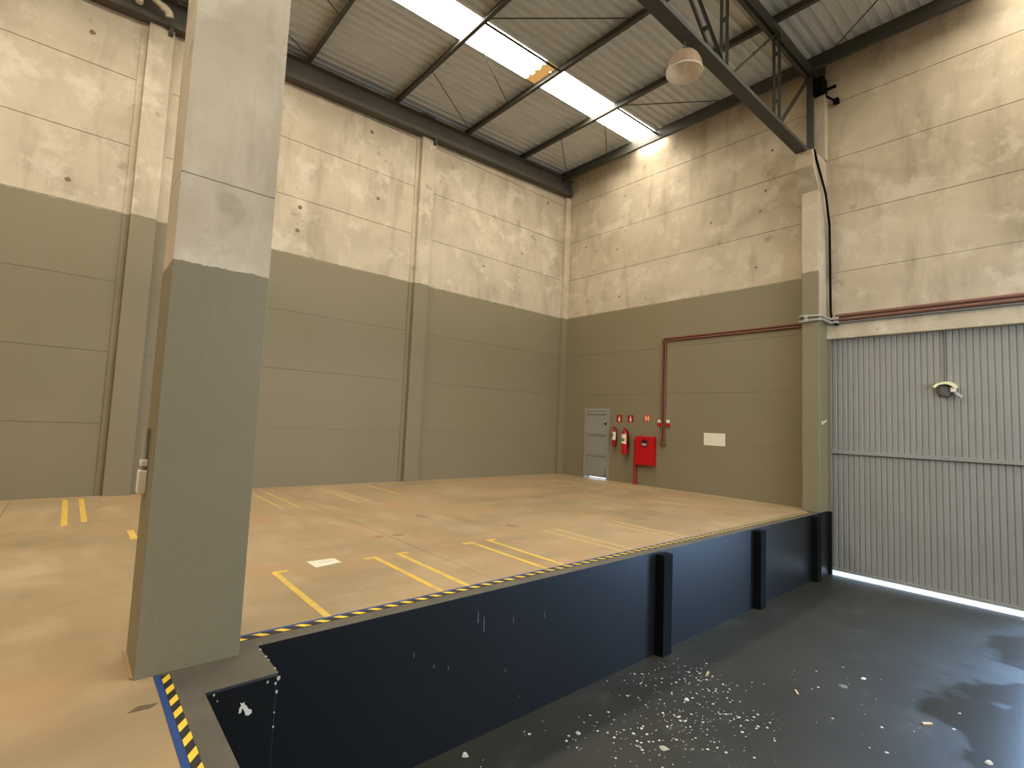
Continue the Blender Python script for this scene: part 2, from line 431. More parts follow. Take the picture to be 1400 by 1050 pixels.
# dock faces
wd = struct(obj('wall_dock', MB().box(7.30, XD, -11.48, -.452, ZL - .1, -.10).box(XD, 15.2, YD - .30, YD, ZL - .1, -.10), M_DOCK))
obj('pier_block', MB().box(XD - .02, 8.06, YD - .02, -10.90, ZL - .1, -.004), M_DOCK, wd, .012)
obj('paint_band', MB().box(XD - .01, XD + .0015, -10.89, -.46, -.101, -.004), M_DOCK, wd)
# white mark on the block face: a hand-painted figure one
mk = MB().prism([(-11.070 + (a + 11.070) * .62, -.150 + (b + .150) * .62) for a, b in [(-11.120, -.085), (-11.098, -.098), (-11.085, -.088), (-11.080, -.112), (-11.062, -.128), (-11.042, -.165), (-11.015, -.180), (-11.012, -.205), (-11.038, -.222), (-11.066, -.212), (-11.075, -.180), (-11.086, -.155), (-11.100, -.140), (-11.104, -.175), (-11.126, -.178), (-11.122, -.130), (-11.108, -.115)]], 0, 8.058, 8.063)
obj('number_mark', mk, M_WHITE, wd)['label'] = 'white hand-painted figure 1 on the black block'
# chipped white edges of the block
ch = MB()
for (y, z, s) in [(-10.90, -.02, .02), (-10.915, -.05, .012), (-10.905, -.10, .014), (-10.91, -.30, .01), (-10.96, -.03, .012), (-11.24, -.02, .01), (-11.22, -.06, .007), (-10.90, -.55, .012), (-10.91, -.22, .008)]:
    ch.prism([(y, z), (y + s * .6, z - s * .2), (y + s * .5, z - s), (y - s * .1, z - s * 1.3), (y - s * .4, z - s * .5)], 0, 8.057, 8.063)
for (x, s) in [(7.68, .012), (7.80, .016), (7.86, .012), (7.99, .01)]:
    ch.prism([(x, -10.905 - s * .3), (x + s, -10.905), (x + s * .8, -10.897), (x, -10.896)], 2, -.004, .004)
stuff(obj('edge_chips', ch, M_CHIP, wd))
# scuffs on the dock face
sc = MB()
for (y, z, l) in [(-9.05, -.16, .10), (-8.98, -.22, .13), (-8.62, -.30, .06), (-8.2, -.34, .05), (-9.35, -.55, .03), (-8.7, -.75, .035), (-8.5, -1.05, .02), (-9.7, -.35, .04), (-9.5, -.5, .03)]:
    sc.prism([(y, z), (y + .008, z), (y + .014, z - l), (y + .004, z - l)], 0, XD - .001, XD + .002)
stuff(obj('wall_scuffs', sc, plain('scuff_grey', (.11, .11, .10, 1), .8), wd))

bay = struct(obj('floor.001', MB().box(XD - .1, 15.2, YD - .1, .0, ZL - .25, ZL), M_BAY))
og = struct(obj('trim_2', MB().box(-12, 40, .30, 30, ZL - .30, ZL - .012).box(15.45, 40, -24, .30, ZL - .3, ZL - .012), M_OUT))
struct(obj('trim_3', MB().box(XD, 13.0, .0, .30, ZL - .25, ZL - .004), M_OUT))
obj('sill', MB().box(.8, 2.2, .14, 1.4, -.25, -.012), M_OUT, og)

# ---- painted lines and tapes on the dock
def line(name, mat, x0, y0, x1, y1, w, z=.0015, parent=fl):
    d = Vector((x1 - x0, y1 - y0, 0)).normalized(); n = Vector((-d.y, d.x, 0)) * w / 2
    P = [Vector((x0, y0, 0)) - n, Vector((x1, y1, 0)) - n, Vector((x1, y1, 0)) + n, Vector((x0, y0, 0)) + n]
    return obj(name, MB().prism([(p.x, p.y) for p in P], 2, 0, z), mat, parent)
for y, tick in ((-10.34, -1), (-9.29, -1), (-9.00, 1), (-7.96, -1), (-7.69, 1)):
    line('painted_line', M_LINE, 6.0, y, XS, y, .056)
    line('painted_line', M_LINE, 6.03, y, 6.03, y + tick * .13 * (-1 if y == -10.34 else 1), .06, .0018)
for y in (-6.60, -6.39): line('painted_line', M_FAINT, 5.95, y, XS, y, .06)
for y in (-5.28, -5.06): line('painted_line', M_FAINT, 6.05, y, 7.3, y, .055)
for x0, x1, y in ((.3, 2.64, -11.90), (.3, 2.47, -11.70)): line('painted_line', M_LINE, x0, y, x1, y, .065)
for x0, x1, y in ((.7, 2.6, -9.22), (.7, 2.6, -8.96), (.6, 2.62, -7.90), (.7, 2.5, -7.66), (.4, 2.0, -6.75)): line('painted_line', M_FAINT, x0, y, x1, y, .06)
line('painted_line', M_LINE, 3.3, -11.27, 3.86, -11.27, .07)
line('painted_line', M_FAINT, 2.05, -.80, 3.55, -.80, .09); line('painted_line', M_FAINT, 3.50, -.84, 3.50, -.25, .08, .0018)
line('painted_line', M_FAINT, 2.10, -.84, 2.10, -.30, .06, .0018)
t1 = bpy.data.objects['trim_1']
line('blue_line', M_BLUE, XS + .015, -11.03, XS + .015, -.5, .032, .002, t1)
line('blue_line', M_BLUE, 7.70, -11.465, 15.1, -11.465, .032, .002, t1)
tp = line('hazard_tape', M_TAPEB, XS + .062, -11.03, XS + .062, -.5, .058, .003, t1)
y = -10.98
stripe_me = MB().prism([(-.029, -.052), (.029, -.002), (.029, .052), (-.029, .002)], 2, .0025, .0045).mesh('stripe', M_TAPEY)
while y < -.55:
    s = bpy.data.objects.new('stripe', stripe_me); COL.objects.link(s); s.parent = tp; s.location = (XS + .062, y, 0); y += .143
tp2 = line('hazard_tape', M_TAPEB, 7.72, -11.427, 15.1, -11.427, .042, .003, t1)
st2 = MB().prism([(-.004, -.021), (.058, -.021), (.002, .021), (-.060, .021)], 2, .0025, .0045).mesh('stripe', M_TAPEY)
x = 7.775
while x < 12.5:
    s = bpy.data.objects.new('stripe', st2); COL.objects.link(s); s.parent = tp2; s.location = (x, -11.427, 0); x += .139
# stains and marks with a shape of their own
def blob(name, cx, cy, rx, ry, mat, rot=0.0, n=14, jag=.25, z=.0012):
    P = []
    for k in range(n):
        a = 2 * math.pi * k / n; r = random.uniform(1 - jag, 1 + jag * .4)
        px, py = rx * r * math.cos(a), ry * r * math.sin(a)
        P.append((cx + px * math.cos(rot) - py * math.sin(rot), cy + px * math.sin(rot) + py * math.cos(rot)))
    return obj(name, MB().prism(P, 2, 0, z), mat, fl)
obj('floor_patch', MB().prism([(8.054, -11.626), (8.007, -11.578), (8.031, -11.491), (8.066, -11.531)], 2, 0, .0015), M_STAIN, fl)
M_SOFT = plain('oil_stain', (0.27, 0.19, 0.10, 1), .7)
blob('oil_stain', 5.49, -6.79, .13, .10, M_SOFT); blob('oil_stain', 1.95, -1.95, .25, .12, M_SOFT, .6); blob('oil_stain', 4.2, -7.6, .16, .06, M_SOFT, .2)
blob('red_mark', 5.15, -8.80, .06, .07, M_REDMK, .3); blob('red_mark', 5.18, -8.55, .06, .08, M_REDMK, -.2)

# ---- ceiling: corrugated sheets, skylights, purlins, ties
ce = struct(empty('ceiling', (0, 0, 9.4)))
def corrugated(w, y0, y1, pitch, depth, thick=.004):
    """trapezoid profile across x, extruded along y, lying on the sloping roof plane"""
    n = max(1, round(w / pitch)); p = w / n; prof = []
    for k in range(n):
        a = k * p
        prof += [(a, 0), (a + p * .38, 0), (a + p * .5, depth), (a + p * .88, depth)]
    prof.append((w, 0))
    mb = MB(); N = len(prof)
    for yy in (y0, y1):
        z = zs(yy)
        mb.v += [(a, yy, z + d) for a, d in prof]
    for k in range(N - 1): mb.f.append((k, k + 1, N + k + 1, N + k))
    i = len(mb.v)
    for yy in (y0, y1):
        z = zs(yy)
        mb.v += [(a, yy, z + d + thick) for a, d in prof]
    for k in range(N - 1): mb.f.append((i + k, i + N + k, i + N + k + 1, i + k + 1))
    return mb
YR0, YR1 = -24.4, .25
sheet_me = corrugated(1.0, YR0, YR1, .2, .042).mesh('roof_sheet', M_SHEET)
sky_me = corrugated(.77, YR0, YR1, .19, .042).mesh('skylight_sheet', M_SKY)
def place(name, me, x):
    o = bpy.data.objects.new(name, me); COL.objects.link(o); o.parent = ce; o.matrix_parent_inverse = wm(ce).inverted(); o.location = (x, 0, 0); return o
x = -.2
for k in range(3): place('roof_sheet', sheet_me, x + k)
place('skylight_sheet', sky_me, 2.8)
for k in range(7): place('roof_sheet', sheet_me, 3.57 + k)
place('skylight_sheet', sky_me, 10.57)
for k in range(5): place('roof_sheet', sheet_me, 11.34 + k)
# Z-purlins across the bays
for y in (-23.7, -21.6, -19.4, -17.25, -15.1, -12.9, -10.75, -8.60, -6.45, -4.29, -2.26, -.44):
    z = zb(y) - (.13 if y > -1 else 0)
    mb = MB().box(-.1, 15.3, y, y + .008, z, z + .195)          # web
    mb.box(-.1, 15.3, y - .075, y, z, z + .008)                 # lower flange
    mb.box(-.1, 15.3, y + .008, y + .08, z + .187, z + .195)
    if y > -1: mb.box(-.1, 15.3, y, y + .008, z + .195, z + .33)    # upper flange
    mb.box(-.1, 15.3, y - .075, y - .069, z + .008, z + .03)    # lip
    obj('purlin', mb, M_STEEL, ce)
# eaves beam along the left wall: an I section under the purlin ends
eb = MB()
for a, b, c, d in ((.10, .25, .0, .02), (.165, .185, .02, -.02), (.10, .25, -.02, 0)):
    pass
def sloped(mb, x0, x1, zl, zh):
    y0, y1 = -24.2, -.06; i = len(mb.v)
    mb.v += [(x0, y0, zb(y0) + zl), (x1, y0, zb(y0) + zl), (x1, y0, zb(y0) + zh), (x0, y0, zb(y0) + zh), (x0, y1, zb(y1) + zl), (x1, y1, zb(y1) + zl), (x1, y1, zb(y1) + zh), (x0, y1, zb(y1) + zh)]
    mb.f += [(i, i + 1, i + 2, i + 3), (i + 7, i + 6, i + 5, i + 4), (i, i + 4, i + 5, i + 1), (i + 1, i + 5, i + 6, i + 2), (i + 2, i + 6, i + 7, i + 3), (i + 3, i + 7, i + 4, i)]
sloped(eb, .005, .25, -.50, -.485); sloped(eb, .005, .25, -.015, -.001); sloped(eb, .115, .135, -.486, -.014); sloped(eb, .235, .25, -.486, -.40)
obj('eaves_beam', eb, M_BEAM, ce)
# diagonal ties and sag rods in alternate bays
def rod(x0, y0, x1, y1, r=.012):
    obj('tie_rod', MB().tube([(x0, y0, zb(y0) + .05), (x1, y1, zb(y1) + .05)], r, 6), M_STEEL, ce)
for y0, y1 in ((-6.45, -4.29), (-2.26, -.44), (-10.75, -8.6)):
    rod(3.665, y0, 3.665, y1, .026)
    rod(3.80, y0, 5.75, y1); rod(1.75, y0, .3, y1); rod(3.3, y0, 1.9, y1)
    rod(9.9, y0, 7.75, y1); rod(10.1, y0, 11.9, y1)

# ================================================================== BIG THINGS
# ---- foreground concrete pillar
PX0, PX1, PY0, PY1 = 7.24, 7.69, -11.575, -11.03
pl = thing('concrete_pillar', 'tall foreground concrete pillar painted olive to waist-high and raw above', 'pillar', ((PX0 + PX1) / 2, (PY0 + PY1) / 2, 0))
pl['label'] = 'thick square concrete pillar on the dock edge, olive below and raw concrete above'
pm = MB().box(PX0, PX1, PY0, PY1, .0, 2.998).box(PX0 + .004, PX1 - .004, PY0 + .004, PY1 - .004, 2.998, 3.004).box(PX0, PX1, PY0, PY1, 3.004, 8.98)
obj('shaft', pm, M_PILLAR, pl, .014)
obj('foot_mortar', MB().prism([(7.20, -11.595), (7.66, -11.592), (7.685, -11.57), (7.60, -11.2), (7.3, -11.0), (7.21, -11.3)], 2, .0, .010), M_FLOOR, pl)

# ---- roof truss from the pier corbel to the pillar
TX = 7.42
tr = thing('roof_truss', 'dark steel lattice truss spanning from the wall corbel to the pillar', 'truss', (TX, -5.7, 7.48))
tr.location.z = 7.40
YT0, YT1 = -11.0, -.35
bc = MB().box(TX - .13, TX + .09, YT0, YT1, 7.485, 7.50)
bc.box(TX + .075, TX + .09, YT0, YT1, 7.50, 7.56); bc.box(TX - .13, TX - .115, YT0, YT1, 7.50, 7.56)
obj('bottom_chord', bc, M_STEEL, tr)
tcb = MB()
for xo in (-.08, .05):
    tcb.bar((TX + xo, YT0, zb(YT0) - .085), (TX + xo, YT1 + .2, zb(YT1 + .2) - .085), .07, .13)
obj('top_chord', tcb, M_STEEL, tr)
def member(name, p, q, w=.05, gap=.07):
    mb = MB()
    for s in (-1, 1):
        d = Vector((s * gap / 2, 0, 0)); a = Vector(p) + d; b = Vector(q) + d
        mb.bar(a, b, .012, w, (0, 1, 0) if abs(p[1] - q[1]) < .1 else (0, 0, 1)); 
        mb.bar(a + Vector((s * .02, 0, 0)), b + Vector((s * .02, 0, 0)), .045, .010, (0, 1, 0) if abs(p[1] - q[1]) < .1 else (0, 0, 1))
    n = 3
    for k in range(1, n + 1):
        c = Vector(p).lerp(Vector(q), k / (n + 1)); mb.box(c.x - gap / 2, c.x + gap / 2, c.y - .02, c.y + .02, c.z - .03, c.z + .03)
    return obj(name, mb, M_STEEL, tr)
nodes = [-10.75, -8.55, -6.40, -4.22, -2.10]
for y in nodes: member('vertical', (TX, y, 7.51), (TX, y, zb(y) - .02))
obj('end_post', MB().bar((TX - .02, -.26, 7.50), (TX - .02, -.26, zb(-.26) - .15), .12, .10, (0, 1, 0)), M_STEEL, tr)
member('diagonal', (TX, -2.02, 7.52), (TX, -.32, zb(-.3) - .12), .035, .02)
member('diagonal', (TX, -4.05, 7.52), (TX, -2.15, zb(-2.1) - .12), .035, .02)
member('diagonal', (TX, -4.32, 7.52), (TX, -6.36, zb(-6.4) - .12), .06, .09)
member('diagonal', (TX, -8.65, 7.52), (TX, -10.7, zb(-10.7) - .12), .06, .09)
member('diagonal', (TX, -8.45, 7.52), (TX, -6.5, zb(-6.4) - .12), .035, .02)
# bolted bearing at the wall end and gusset bracket above the thin column
obj('bearing_plate', MB().box(TX - .14, TX + .11, -.62, -.2, 7.48, 7.486), M_STEEL, tr)
gb = MB().box(7.36, 7.66, -.30, -.03, 8.95, 9.30)
gb.bar((7.55, -.2, 9.0), (7.86, -.12, 9.06), .05, .05); gb.bar((7.60, -.14, 8.98), (7.86, -.05, 8.72), .035, .035); gb.box(7.80, 7.90, -.14, -.03, 8.68, 8.78)
obj('bracket', gb, M_BLACK, tr)

# ---- sliding corrugated gate
g1 = struct(empty('door_1', (10.3, .13, ZL)))
GX0, GX1, GY, GZ0, GZ1 = 7.60, 10.66, .12, ZL + .08, 3.60
def gate_sheet(x0, x1, z0, z1):
    mb = MB(); n = round((x1 - x0) / .0955); p = (x1 - x0) / n; prof = []
    for k in range(n):
        a = x0 + k * p
        prof += [(a, 0), (a + p * .62, 0), (a + p * .74, .013), (a + p * .88, .013)]
    prof.append((x1, 0)); N = len(prof)
    for z in (z0, z1): mb.v += [(a, GY + d, z) for a, d in prof]
    for k in range(N - 1): mb.f.append((k, k + 1, N + k + 1, N + k))
    i = len(mb.v)
    for z in (z0, z1): mb.v += [(a, GY + d + .004, z) for a, d in prof]
    for k in range(N - 1): mb.f.append((i + k, i + N + k, i + N + k + 1, i + k + 1))
    return mb
sx = [GX0 + (GX1 - GX0) * k / 3 for k in range(4)]
obj('end_stile', MB().box(GX1, GX1 + .06, GY - .03, GY + .03, GZ0, 3.6), M_GATE, g1)
for a, b in zip(sx, sx[1:]): obj('gate_sheet', gate_sheet(a, b, GZ0, 3.70), M_GATE, g1)
obj('mid_rail', MB().box(GX0, GX1, GY - .05, GY, 1.195, 1.27), M_GATE, g1, .004)
obj('bottom_rail', MB().box(GX0, GX1, GY - .02, GY + .02, GZ0 - .005, GZ0 + .055), M_GATE, g1, .004)
obj('head_track', MB().box(GX0, GX1, GY - .07, GY - .004, 3.59, 3.66), M_STEEL, g1)

# ---- personnel door
d2 = struct(empty('door_2', (1.47, 0, 0)))
fr = MB().box(DX0 - .02, DX0 + .05, -.03, .06, 0, DZ1 + .02).box(DX1 - .05, DX1 + .02, -.03, .06, 0, DZ1 + .02).box(DX0 + .05, DX1 - .05, -.03, .06, DZ1 - .05, DZ1 + .02)
obj('door_frame', fr, M_DOOR, d2, .004)
leaf = MB().box(DX0 + .060, DX1 - .062, -.015, .025, .055, DZ1 - .046)
dl = obj('door_leaf', leaf, M_DOOR, d2)
zz = [.09, .69, 1.30, 1.90]
for a, b in zip(zz, zz[1:]):
    obj('door_panel', MB().box(DX0 + .10, DX1 - .10, -.024, -.012, a + .022, b - .022), M_DOOR, dl, .006)
for z in (.68, 1.29, 1.92): obj('door_rib', MB().prism([(-.014, z + .02), (-.045, z + .012), (-.045, z - .004), (-.014, z - .016)], 0, DX0 + .10, DX1 - .11), M_DOOR, dl)
obj('door_handle', MB().box(DX1 - .12, DX1 - .085, -.05, -.015, 1.60, 1.66).box(DX1 - .16, DX1 - .085, -.055, -.045, 1.62, 1.64), M_BLACK, dl)
lk = MB()
for z, s in ((.10, .03), (.16, .018), (.22, .022), (.28, .012), (.34, .014)): lk.box(DX1 - .105, DX1 - .105 + s, -.0262, -.014, z, z + s * 1.4)
obj('rust_hole', lk, M_BLACK, dl)

# ================================================================== THINGS ON THE DOCK AND WALLS
# ---- dock bumpers
for k, (y0, lab) in enumerate(((-6.22, 'black upright dock bumper nearest the pillar, largest of the bumpers in view'), (-3.43, 'black upright dock bumper in the middle of the dock face'), (-.90, 'black upright dock bumper tucked beside the gate pier'))):
    b = thing('dock_bumper', lab, 'bumper', (XD, y0 + .1, ZL), 'bumpers on the dock face')
    mb = MB().prism([(XD + .0005, y0), (XD + .115, y0 + .004), (XD + .115, y0 + .2), (XD + .0005, y0 + .204)], 2, ZL + .0, -.03)
    obj('post', mb, M_BLACK, b, .006)
    for z in (-.25, -1.0):
        obj('bolt', MB().tube([(XD + .112, y0 + .1, z), (XD + .120, y0 + .1, z)], [.018, .014], 8), M_BLACK, b)

# ---- fire extinguishers
def extinguisher(x, zbot, h, r, lab, kind):
    t = thing('fire_extinguisher', lab, 'extinguisher', (x, -.012 - r, zbot), 'extinguishers by the grey door')
    c = (x, -.02 - r, zbot); H = h
    if kind == 'slim': prof = [(.0, 0), (r * .45, .0), (r * .8, .06), (r, .12), (r, H * .74), (r * .8, H * .82), (r * .36, H * .88), (r * .36, H * .91), (0, H * .91)]
    else: prof = [(0, 0), (r * .9, 0), (r, .02), (r, H * .78), (r * .82, H * .86), (r * .35, H * .90), (r * .35, H * .93), (0, H * .93)]
    cy = obj('cylinder', MB().lathe(prof, 20, c), M_RED if kind != 'slim' else M_REDD, t)
    obj('valve', MB().box(c[0] - .022, c[0] + .022, c[1] - .02, c[1] + .02, zbot + H * .91, zbot + H * .955).box(c[0] - .02, c[0] + .02, c[1] - .09, c[1] + .02, zbot + H * .955, zbot + H * .975).box(c[0] - .018, c[0] + .018, c[1] - .08, c[1], zbot + H * .985, zbot + H), M_REDD, t)
    def wrap(name, z0, z1, a0, a1, mat, rr):
        mb = MB(); n = 8
        for z in (z0, z1):
            for k in range(n + 1):
                a = math.radians(a0 + (a1 - a0) * k / n); mb.v.append((c[0] + rr * math.cos(a), c[1] + rr * math.sin(a), z))
        for k in range(n): mb.f.append((k, k + 1, n + 2 + k, n + 1 + k))
        return obj(name, mb, mat, cy)
    if kind == 'slim':
        wrap('label_sheet', zbot + H * .35, zbot + H * .74, 225, 345, M_WHITE, r + .002)
        wrap('label_print', zbot + H * .50, zbot + H * .66, 235, 275, M_GREEN, r + .004)
    else:
        wrap('label_sheet', zbot + H * .40, zbot + H * .76, 215, 325, M_WHITE, r + .002)
        wrap('label_print', zbot + H * .49, zbot + H * .60, 235, 300, M_GREEN, r + .004)
        wrap('label_band', zbot + H * .44, zbot + H * .74, 310, 330, M_BRASS, r + .004)
        obj('hose', MB().tube([(c[0] + .02, c[1], zbot + H * .93), (c[0] + r * .9, c[1] - .02, zbot + H * .92), (c[0] + r + .02, c[1] - .02, zbot + H * .75), (c[0] + r + .015, c[1] - .01, zbot + H * .25)], .012, 8), M_BLACK, t)
    obj('wall_bracket', MB().box(c[0] - .03, c[0] + .03, c[1] + r * .5, -.0005, zbot + H * .86, zbot + H * .90), M_GREY, t)
extinguisher(2.19, .98, .58, .062, 'small red fire extinguisher with a plain white label, nearest the grey door', 'slim')
extinguisher(2.585, .80, .74, .095, 'larger red fire extinguisher with white and yellow label beside the red box', 'big')
# signs
def sign(name, x0, x1, z0, z1, mat, lab, cat='sign', group=None):
    t = thing(name, lab, cat, ((x0 + x1) / 2, -.004, z0), group)
    obj('plate', MB().box(x0, x1, -.006, -.0005, z0, z1), mat, t); return t
for x, lab in ((2.20, 'square red extinguisher sign above the small extinguisher'), (2.59, 'square red extinguisher sign above the larger extinguisher')):
    t = sign('extinguisher_sign', x - .012, x + .19, 1.70, 1.90, M_REDD, lab, 'sign', 'red extinguisher signs')
    p = MB(); c = x + .09
    p.prism([(c - .032, 1.725), (c + .032, 1.725), (c + .032, 1.80), (c + .016, 1.825), (c - .016, 1.825), (c - .032, 1.80)], 1, -.008, -.005)
    p.box(c - .010, c + .014, -.008, -.005, 1.835, 1.872)
    obj('pictogram', p, M_WHITE, t)
t = sign('hydrant_sign', 3.125, 3.325, 1.73, 1.92, M_ORANGE, 'square orange-red sign with a pale letter H above the red cabinet')
obj('letter', MB().box(3.165, 3.200, -.008, -.005, 1.755, 1.895).box(3.250, 3.285, -.008, -.005, 1.755, 1.895).box(3.200, 3.250, -.008, -.005, 1.808, 1.842), plain('pale_yellow', (.85, .62, .30, 1), .5), t)
t = sign('blank_sign', 4.885, 5.43, 1.195, 1.50, M_CREAM, 'blank cream rectangular board on the olive back wall')
# hydrant cabinet
hc = thing('hydrant_cabinet', 'bright red hose cabinet with round glass window on the back wall', 'cabinet', (3.2, 0, .54))
obj('body', MB().box(2.97, 3.53, -.17, -.0005, .55, 1.33), M_RED, hc, .012)
hd = obj('door', MB().box(2.975, 3.525, -.192, -.172, .56, 1.32), M_RED, hc, .01)
obj('window_ring', MB().lathe([(.122, 0), (.122, .012), (.104, .012), (.104, .0), (.122, 0)], 28, (3.285, -.206, 1.15), 'y', False), M_REDD, hd)
gl = obj('window_glass', MB().lathe([(0, 0), (.105, 0), (.105, .006), (0, .006)], 24, (3.285, -.200, 1.15), 'y'), M_GLASSD, hd)
obj('window_label', MB().prism([(3.205, 1.145), (3.365, 1.14), (3.36, 1.105), (3.33, 1.08), (3.25, 1.08), (3.21, 1.11)], 1, -.204, -.199), plain('grey_label', (.42, .33, .30, 1), .5), hd)
obj('latch', MB().box(3.485, 3.515, -.205, -.19, .90, .97), M_REDD, hd, .004)
obj('hinge', MB().box(2.967, 2.985, -.198, -.17, .65, .73), M_REDD, hc); obj('hinge', MB().box(2.967, 2.985, -.198, -.17, 1.12, 1.20), M_REDD, hc)
single('supply_pipe', MB().tube([(2.905, -.06, .0), (2.905, -.06, 1.20)], .042, 14).tube([(2.905, -.06, .0), (2.905, -.06, .03)], .055, 14).tube([(2.905, -.06, 1.17), (2.905, -.06, 1.23)], .05, 14).tube([(2.905, -.06, 1.19), (2.967, -.06, 1.19)], .04, 12), M_REDD, 'red standpipe rising from the floor to the hose cabinet', 'pipe')
# alarm call points either side of the pipes
for x, lab in ((3.635, 'red and white alarm call point left of the vertical pipes'), (3.885, 'red and white alarm call point right of the vertical pipes')):
    t = thing('call_point', lab, 'alarm', (x, 0, 1.62), 'alarm call points by the pipes')
    obj('box', MB().box(x - .05, x + .05, -.055, -.0005, 1.62, 1.71), M_RED, t, .008)
    obj('strobe', MB().box(x - .045, x + .045, -.06, -.0005, 1.712, 1.795), M_WHITE, t, .012)
# terracotta conduits
def elbow_path(pts, r=.05, n=5):
    pts = [Vector(p) for p in pts]; out = [pts[0]]
    for a, b, c in zip(pts, pts[1:], pts[2:]):
        p = b + (a - b).normalized() * r; q = b + (c - b).normalized() * r
        for k in range(n + 1):
            t = k / n; out.append(p * (1 - t) ** 2 + b * 2 * t * (1 - t) + q * t * t)
    out.append(pts[-1]); return out
def pipe(name, pts, r, mat, lab, couplings=(), cmat=None, cat='pipe', rad=.06):
    t = thing(name, lab, cat, pts[-1])
    obj('tube', MB().tube(elbow_path(pts, rad), r, 10), mat, t)
    for p, q in couplings: obj('coupling', MB().tube([p, q], r * 1.45, 12), cmat or mat, t)
    return t
pipe('conduit', [(7.29, -.03, 3.975), (3.70, -.03, 3.975), (3.70, -.03, 1.20)], .026, M_PIPE, 'outer terracotta conduit running along the olive wall and down its left side', [((3.70, -.03, 2.46), (3.70, -.03, 2.58)), ((3.70, -.03, 1.14), (3.70, -.03, 1.24)), ((3.70, -.03, 3.90), (3.70, -.03, 3.94))])
pipe('conduit', [(7.29, -.03, 3.915), (3.77, -.03, 3.915), (3.77, -.03, 1.20)], .026, M_PIPE, 'inner terracotta conduit running along the olive wall and down beside the outer one', [((3.77, -.03, 2.46), (3.77, -.03, 2.58)), ((3.77, -.03, 1.14), (3.77, -.03, 1.24)), ((3.77, -.03, 3.86), (3.77, -.03, 3.89))])
single('wall_sleeve', MB().box(3.655, 3.815, -.085, -.0005, 1.115, 1.155), M_PIPE, 'terracotta cap closing the foot of the two vertical conduits', 'fitting', None, .006)
# conduits above the gate
pipe('conduit', [(7.80, -.04, 4.055), (15.1, -.04, 4.055)], .036, M_PIPER, 'upper reddish conduit running above the grey gate')
pipe('conduit', [(7.80, -.04, 3.975), (15.1, -.04, 3.975)], .036, M_PIPER, 'lower reddish conduit running above the grey gate')
pipe('conduit', [(7.78, -.035, 3.91), (15.1, -.035, 3.91)], .022, M_GREY, 'thin dark grey cable pipe running under the reddish conduits')
# flexible grey conduits round the pier
def flex(z, dz, r, lab):
    P = [(7.24, -.05, z), (7.25, -.40, z), (7.26, -.485, z + dz), (7.45, -.495, z + dz * .3), (7.60, -.495, z), (7.665, -.46, z), (7.67, -.25, z - dz * .5), (7.70, -.06, z - .02), (7.82, -.05, z - .02)]
    t = thing('flexible_conduit', lab, 'conduit', (7.5, -.49, z))
    path = elbow_path(P, .05, 4)
    # fine corrugation rings
    Q = []
    for a, b in zip(path, path[1:]):
        n = max(1, int((b - a).length / .012))
        for k in range(n): Q.append(a.lerp(b, k / n))
    Q.append(path[-1])
    obj('hose', MB().tube(Q, [r * (1 if k % 2 else .84) for k in range(len(Q))], 8), M_LGREY, t)
    obj('end_sleeve', MB().tube([(7.72, -.055, z - .02), (7.86, -.05, z - .02)], r * 1.35, 10), M_LGREY, t)
    obj('saddle', MB().box(7.36, 7.42, -.53, -.4505, z - .03, z + .035), M_LGREY, t)
flex(4.02, .02, .025, 'upper grey flexible conduit wrapped round the gate pier')
flex(3.94, -.02, .025, 'lower grey flexible conduit wrapped round the gate pier')
single('black_cable', MB().tube(elbow_path([(7.56, -.76, 7.50), (7.635, -.74, 7.50), (7.645, -.66, 7.30), (7.70, -.28, 6.65), (7.70, -.06, 6.05), (7.71, -.05, 4.15), (7.75, -.06, 3.90), (7.85, -.06, 3.865)], .08, 4), .022, 8), M_BLACK, 'black cable hanging down the gate pier from the corbel', 'cable')
single('wall_hook', MB().bar((7.625, -.30, 1.80), (7.70, -.30, 1.86), .03, .03).box(7.6205, 7.632, -.33, -.27, 1.77, 1.85), M_WHITE, 'small white hook on the side of the gate pier', 'hook')

# ---- flood lamp on the gate
gx, gz = 9.53, 2.48
fl_l = thing('gate_lamp', 'round grey lamp with cream top on the corrugated gate', 'lamp', (gx, GY - .02, 2.3))
obj('back_plate', MB().lathe([(0, 0), (.135, 0), (.135, -.02), (0, -.02)], 20, (gx - .01, GY, gz), 'y'), M_GREY, fl_l)
hp = []
for k in range(9):
    a = math.pi / 2 * k / 8; hp.append((.135 * math.cos(a), -.02 - .07 * math.sin(a)))
obj('dome', MB().lathe(hp, 20, (gx - .01, GY, gz), 'y'), M_GREY, fl_l)
hood = MB(); n = 10
for y in (GY - .005, GY - .16):
    for rr in (.140, .185):
        for k in range(n + 1):
            a = math.radians(15 + 140 * k / n); hood.v.append((gx - .01 + rr * math.cos(a), y, gz + rr * .85 * math.sin(a) + (-.02 if y < GY - .1 else 0)))
m_ = n + 1
for k in range(n):
    hood.f += [(k, k + 1, m_ + k + 1, m_ + k), (2 * m_ + k, 3 * m_ + k, 3 * m_ + k + 1, 2 * m_ + k + 1), (k, 2 * m_ + k, 2 * m_ + k + 1, k + 1), (m_ + k, m_ + k + 1, 3 * m_ + k + 1, 3 * m_ + k)]
hood.f += [(0, m_, 3 * m_, 2 * m_), (n, 2 * m_ + n, 3 * m_ + n, m_ + n)]
obj('hood', hood, plain('cream_enamel', (.78, .74, .42, 1), .4), fl_l)['label'] = 'cream-yellow hood'
obj('clamp', MB().box(gx + .07, gx + .15, GY - .14, GY - .06, gz - .05, gz + .04), M_WHITE, fl_l, .015)
obj('sensor_arm', MB().tube([(gx + .10, GY - .08, gz - .03), (gx + .17, GY - .10, gz - .10), (gx + .23, GY - .12, gz - .15)], [.018, .03, .038], 10), M_LGREY, fl_l)
